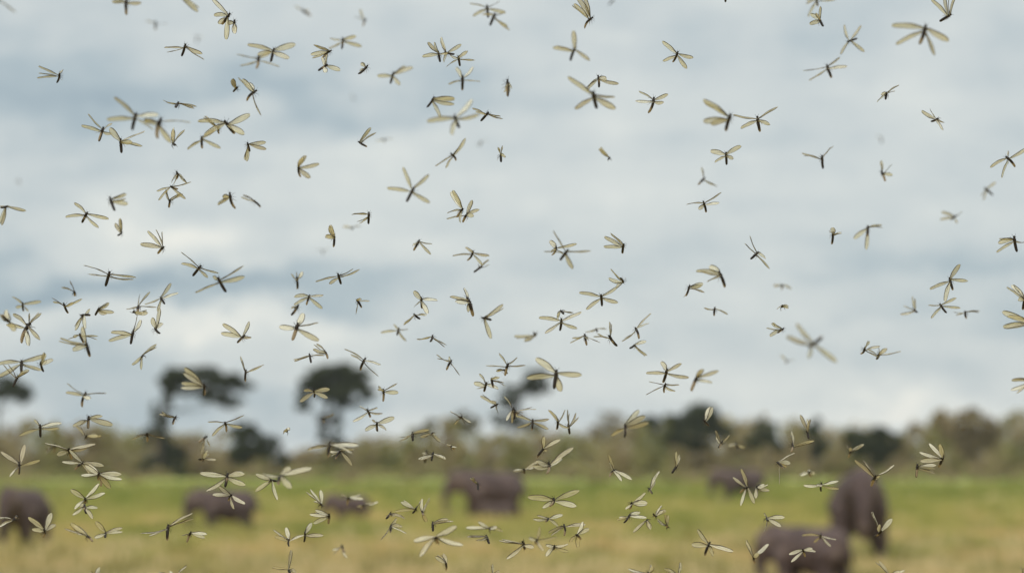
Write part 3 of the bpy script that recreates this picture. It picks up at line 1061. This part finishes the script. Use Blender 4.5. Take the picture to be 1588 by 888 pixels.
30,480 80,520 | 200,400,n 160,490,w 130,535,m 42,680,n | 0
320,565 330,600 | 245,610,m 405,600,w 345,570,m | .7
437,665 425,745 | 290,720,m 380,675,n 585,668,m 580,735,m | 0
715,375 680,420 | 690,340,m 795,300,m | .5
935,600 905,690 | 745,465,m 1135,525,n 995,610,m | .1
@1388,635
445,415 405,540 | 350,320,w 230,372,m 225,450,w | 0
208,495 192,620 | 375,520,w 345,570,m | 0
@1000,635
840,300 850,360 | 760,320,m 910,340,m | 1.2
@1388,635
630,150 640,170 | 600,140,n 660,150,n | 1.8
@0,738
120,410 155,360 | -30,395,n -20,455,m | 0
408,480 415,555 | 275,385,w 440,345,w 270,500,w 495,445,w | 0
772,260 790,330 | 655,355,m 700,270,m 865,360,m 870,300,m | 0
785,545 850,560 | 670,415,w 680,500,m 600,465,n | .5
968,510 970,570 | 905,420,w 890,535,m 1135,470,m 1095,520,m | 0
860,960 850,1020 | 880,865,m | 0
@200,738
360,440 350,580 | 125,540,n 575,345,n | .1
572,505 530,590 | 480,545,n 725,525,m 665,590,m | 0
440,910 400,960 | 540,818,n 290,872,m 350,900,n | 0
@400,738
578,250 585,290 | 445,145,n 580,125,w 510,220,m | 0
655,340 645,440 | 475,335,m 515,425,w 555,300,m | 0
282,575 275,640 | 135,490,n 165,540,w 240,465,w 420,535,m | 0
432,510 432,600 | 475,455,w 605,538,m | 0
275,850 310,900 | 300,680,m 145,795,m 355,888,m | .2
835,185 815,245 | 755,180,m 965,183,m | .9
985,260 930,280 | 1100,240,m 920,285,m | .9
765,630 800,710 | 690,685,n 820,750,m | 1
@600,738
270,285 248,345 | 130,225,m 75,320,m 320,230,n | 0
325,320 335,375 | 390,205,n 315,225,m 365,415,w | 0
35,335 10,380 | 160,378,m -20,380,m 60,380,n | 0
38,445 35,500 | 185,525,n 125,470,m -50,575,n 80,400,m | 0
420,415 425,500 | 575,385,m 610,415,n | 0
450,555 450,590 | 645,465,m 700,640,m 240,600,m 290,705,m | .8
540,790 555,860 | 440,715,m 505,730,m | 0
950,470 945,500 | 835,430,m 725,490,m 1085,470,m 995,430,n | .6
910,540 940,625 | 750,525,n 835,575,n | 0
960,900 980,960 | 955,800,n 1035,855,m | 0
@800,738
60,590 95,700 | -160,608,n -85,752,m 160,640,m | .1
300,385 285,410 | 155,405,m 425,382,m 215,340,n 390,465,m | 0
440,440 465,520 | 630,428,m 310,525,m | 0
550,530 600,570 | 635,435,m 690,490,w 505,615,m 575,665,w | 0
190,580 190,615 | 220,460,m 375,580,m 250,670,m 120,560,m | .8
355,630 350,690 | 270,700,m 300,610,n 475,628,m 470,695,m | 0
120,940 100,990 | 140,878,m 200,920,m | 0
1062,235 1060,300 | 1185,140,m 1195,215,w 1195,272,m 1005,290,n | 0
1050,345 1005,430 | 950,405,m 1195,395,m 1140,365,m | 0
1205,395 1200,425 | 1250,500,w 1088,530,m | 0
@1000,738
35,880 30,930 | 75,805,w -159,868,m | .3
215,472 190,440 | 180,330,w 95,395,m | 0
110,370 65,350 | 175,288,m | .1
600,600 540,720 | 470,480,m 430,595,w 800,712,m 635,725,m | 0
1005,735 990,785 | 915,605,m 1145,625,m 1030,690,w | 0
1120,380 1120,415 | 1115,350,n 1278,365,m 1235,450,w 1080,490,n | 0
310,900 320,960 | 335,805,m 205,865,m | 0
@1200,738
430,530 430,580 | 260,525,m 560,570,n 535,650,m 380,630,m | .6
262,665 295,730 | 335,655,m 410,695,m 150,715,m 165,790,m | .1
990,500 930,570 | 885,335,n 945,430,w 1095,395,w | 0
1060,900 1100,960 | 955,780,m 1120,865,m 1218,875,n | 0
@1388,738
1190,930 1200,1000 | 1165,825,m | 0
"""

FCOC = (0.001 * cam.lens) ** 2 / (cam.dof.aperture_fstop * (FOCUS - 0.001 * cam.lens)) * 1588 / 0.036   # blur of the far distance, px
RT, FWD = Vector((1, 0, 0)), Vector((0, math.cos(PITCH), math.sin(PITCH)))
UP = Vector((0, -math.sin(PITCH), math.cos(PITCH)))
ONES = 'zero one two three four five six seven eight nine ten eleven twelve thirteen fourteen fifteen sixteen seventeen eighteen nineteen'.split()
TENS = 'x x twenty thirty forty fifty sixty seventy eighty ninety'.split()


def numword(v):
    v = int(round(v))
    return ONES[v] if v < 20 else TENS[v // 10] + ('' if v % 10 == 0 else '-' + ONES[v % 10])


def place_words(x, y):
    """what lies behind it, in up to four words"""
    for (x0, y0, x1, y1, w) in ((0, 752, 80, 856, 'before the leftmost elephant, '), (276, 762, 400, 826, 'before the grazing elephant, '),
                                (498, 766, 574, 812, 'before a young elephant, '), (684, 726, 812, 812, 'before the centre elephant, '),
                                (1090, 730, 1192, 768, 'before the far elephant, '), (1286, 735, 1378, 874, 'before the rightmost elephant, '),
                                (1172, 812, 1302, 890, 'before the nearest elephant, '), (236, 562, 400, 650, 'before the arching tree, '),
                                (455, 562, 578, 640, 'before the umbrella tree, '), (772, 568, 856, 660, 'before the leaning tree, '),
                                (-10, 588, 58, 636, 'before the leftmost tree, ')):
        if x0 <= x <= x1 and y0 <= y <= y1:
            return w
    return 'over the grass, ' if y > 742 else ('before the thicket, ' if y > 680 else ('in low sky, ' if y > 560 else 'in open sky, '))


rn = random.Random(99)
seen = set()
ox = oy = 0.0
for line in SWARM.strip().split('\n'):
    line = line.strip()
    if line.startswith('@'):
        ox, oy = (float(q) for q in line[1:].split(','))
        continue
    bd, wg, bl = (q.strip() for q in line.split('|'))
    cv = lambda s: Vector((ox + float(s.split(',')[0]) / 5.92, oy + float(s.split(',')[1]) / 5.92))
    Hd, Tl = (cv(q) for q in bd.split())
    tips = [(cv(q), q.split(',')[2]) for q in wg.split()]
    b = float(bl)
    ax = Tl - Hd
    th = Hd + ax * 0.27
    pmax = max([(q - th).length for q, _ in tips] + [ax.length * 1.3])
    # distance: from the blur, nearer or farther than the plane of focus as the size demands
    coc = 4.6 * abs(b)
    dn, df_ = FOCUS / (1 + coc / FCOC), FOCUS / max(0.2, 1 - coc / FCOC)
    if b < 0:
        d = dn
    elif b < 0.25:
        d = FOCUS * rn.uniform(0.97, 1.05)
    else:
        d = df_ if pmax * df_ / FPX < 0.0285 else dn
    need = pmax * d / FPX * 1.02
    if need > 0.031:
        d *= 0.031 / need
        need = 0.031
    L = max(need, rn.uniform(0.019, 0.0225))
    k = d / FPX                                   # metres per photograph pixel at that distance
    root = empty('winged_termite', at(th.x, th.y, d))
    to3 = lambda v: RT * (v.x * k) - UP * (v.y * k)
    # body axis
    a2 = to3(ax)
    B = max(a2.length * 1.02, L * 0.58)
    dz = math.sqrt(max(0, B * B - a2.length_squared)) * rn.choice((-1, 1))
    A = (a2 + FWD * dz).normalized()
    back = (UP * rn.uniform(-.2, .8) - FWD * (1 if rn.random() < (.85 if th.y < 630 else .45) else -.8) * rn.uniform(.3, 1) + RT * rn.uniform(-.5, .5))
    back = (back - A * back.dot(A)).normalized()
    bo = obj('body', rn.choice(BODIES), root)
    R = min(B, L * 0.72) * 1.24
    X, Z = A, back
    Y = Z.cross(X)
    m = Matrix(((X.x * B, Y.x * R, Z.x * R, 0), (X.y * B, Y.y * R, Z.y * R, 0), (X.z * B, Y.z * R, Z.z * R, 0), (0, 0, 0, 1)))
    bo.matrix_basis = Matrix.Translation(-A * B * 0.27) @ m
    # wings, the ones the photograph shows first, then those that hide behind them
    full = list(tips)
    i = 0
    while len(full) < 4 and tips and b < 1.4:
        q, w = tips[i % len(tips)]
        v = q - th
        an = math.radians(rn.choice((-1, 1)) * rn.uniform(2, 6))
        v = Vector((v.x * math.cos(an) - v.y * math.sin(an), v.x * math.sin(an) + v.y * math.cos(an))) * rn.uniform(.82, .96)
        full.append((th + v, 'n' if w in 'nm' else 'm'))
        i += 1
    order = sorted(range(len(full)), key=lambda j: (full[j][0] - th).dot(ax))
    sgn = rn.choice((-1, 1))
    hd3 = -A
    for rank, j in enumerate(order):
        q, w = full[j]
        fore = rank < len(order) / 2
        r3 = A * B * (-0.06 if fore else 0.06) + back * R * .05
        v3 = to3(q - th) - (r3 - FWD * r3.dot(FWD))
        Lw = L * (1.0 if fore else 0.96)
        Lw = max(Lw, v3.length * 1.005)
        dz = math.sqrt(max(0, Lw * Lw - v3.length_squared)) * (sgn if rn.random() < .75 else -sgn)
        a = (v3 + FWD * dz).normalized()
        pdir = FWD.cross(a)
        if pdir.length < 1e-4:
            pdir = RT.copy()
        pdir.normalize()
        qd = a.cross(pdir)
        tht = math.radians({'w': 20, 'm': 50, 'n': 78}[w] + rn.uniform(-7, 7))
        # termites above the lens show the underside of their wings, those below it the lit upper side
        want = (-1 if th.y < 690 else 1) * (1 if rn.random() < .85 else -1)
        for sg in (1, -1):
            c = (pdir * math.cos(tht) + qd * math.sin(tht) * sg).normalized()
            nv = a.cross(c)
            if nv.dot(FWD) > 0:
                nv = -nv
            if nv.z * want > 0:
                break
        if c.dot(hd3) < 0:
            c = -c
        nn = a.cross(c)
        me = rn.choice(FORE if fore else HIND)
        wo_ = obj('wing', me, root)
        s = Lw
        m = Matrix(((a.x * s, c.x * s, nn.x * s, 0), (a.y * s, c.y * s, nn.y * s, 0), (a.z * s, c.z * s, nn.z * s, 0), (0, 0, 0, 1)))
        wo_.matrix_basis = Matrix.Translation(r3) @ m
    # words that single it out
    blur = 'faint blurred' if b >= 1.4 else ('blurred' if abs(b) >= .8 else ('soft' if abs(b) >= .35 else 'sharp'))
    if b <= -.5:
        blur = 'large blurred'
    nw = ['no', 'one', 'two', 'three', 'four'][min(4, len(tips))]
    wt = f'{nw} wing{"s" if nw != "one" else ""} showing' if nw != 'four' else 'four wings spread'
    hx, hy = -ax.x, -ax.y
    hw = []
    if abs(hy) > 0.4 * abs(hx):
        hw.append('up' if hy < 0 else 'down')
    if abs(hx) > 0.4 * abs(hy):
        hw.append('right' if hx > 0 else 'left')
    cx_, cy_ = min(max(th.x / 15.88, 0), 99), min(max(th.y / 8.88, 0), 99)
    pw = place_words(th.x, th.y)
    lab = f'{blur} termite, {wt}, head {"-".join(hw)}, {pw}{numword(cx_)} percent across, {numword(cy_)} down'
    while lab in seen:
        cx_ = cx_ + 1 if cx_ < 99 else cx_ - 1.5
        lab = f'{blur} termite, {wt}, head {"-".join(hw)}, {pw}{numword(cx_)} percent across, {numword(cy_)} down'
    if len(lab.split()) > 16:
        lab = lab.replace('large ', '', 1)
    seen.add(lab)
    tag(root, lab, 'termite', 'winged termites swarming in the air')


# ------------------------------------------------------------------ thin haze in the air over the plain
M_haze = bpy.data.materials.new('haze')
M_haze.use_nodes = True
nt = NT(M_haze.node_tree)
vol = nt.n('ShaderNodeVolumePrincipled', i_Density=0.00006)
vol.inputs['Color'].default_value = (0.93, 0.95, 0.97, 1)
out = nt.n('ShaderNodeOutputMaterial')
nt.l(vol.outputs[0], out.inputs['Volume'])
bm = bmesh.new()
bmesh.ops.create_cube(bm, size=1.0)
me = bpy.data.meshes.new('haze')
bm.to_mesh(me)
bm.free()
me.materials.append(M_haze)
hz = obj('haze', me)
hz.scale = (12400, 9300, 31.5)
hz.location = (0, 4500, 14.25)
hz['kind'] = 'stuff'
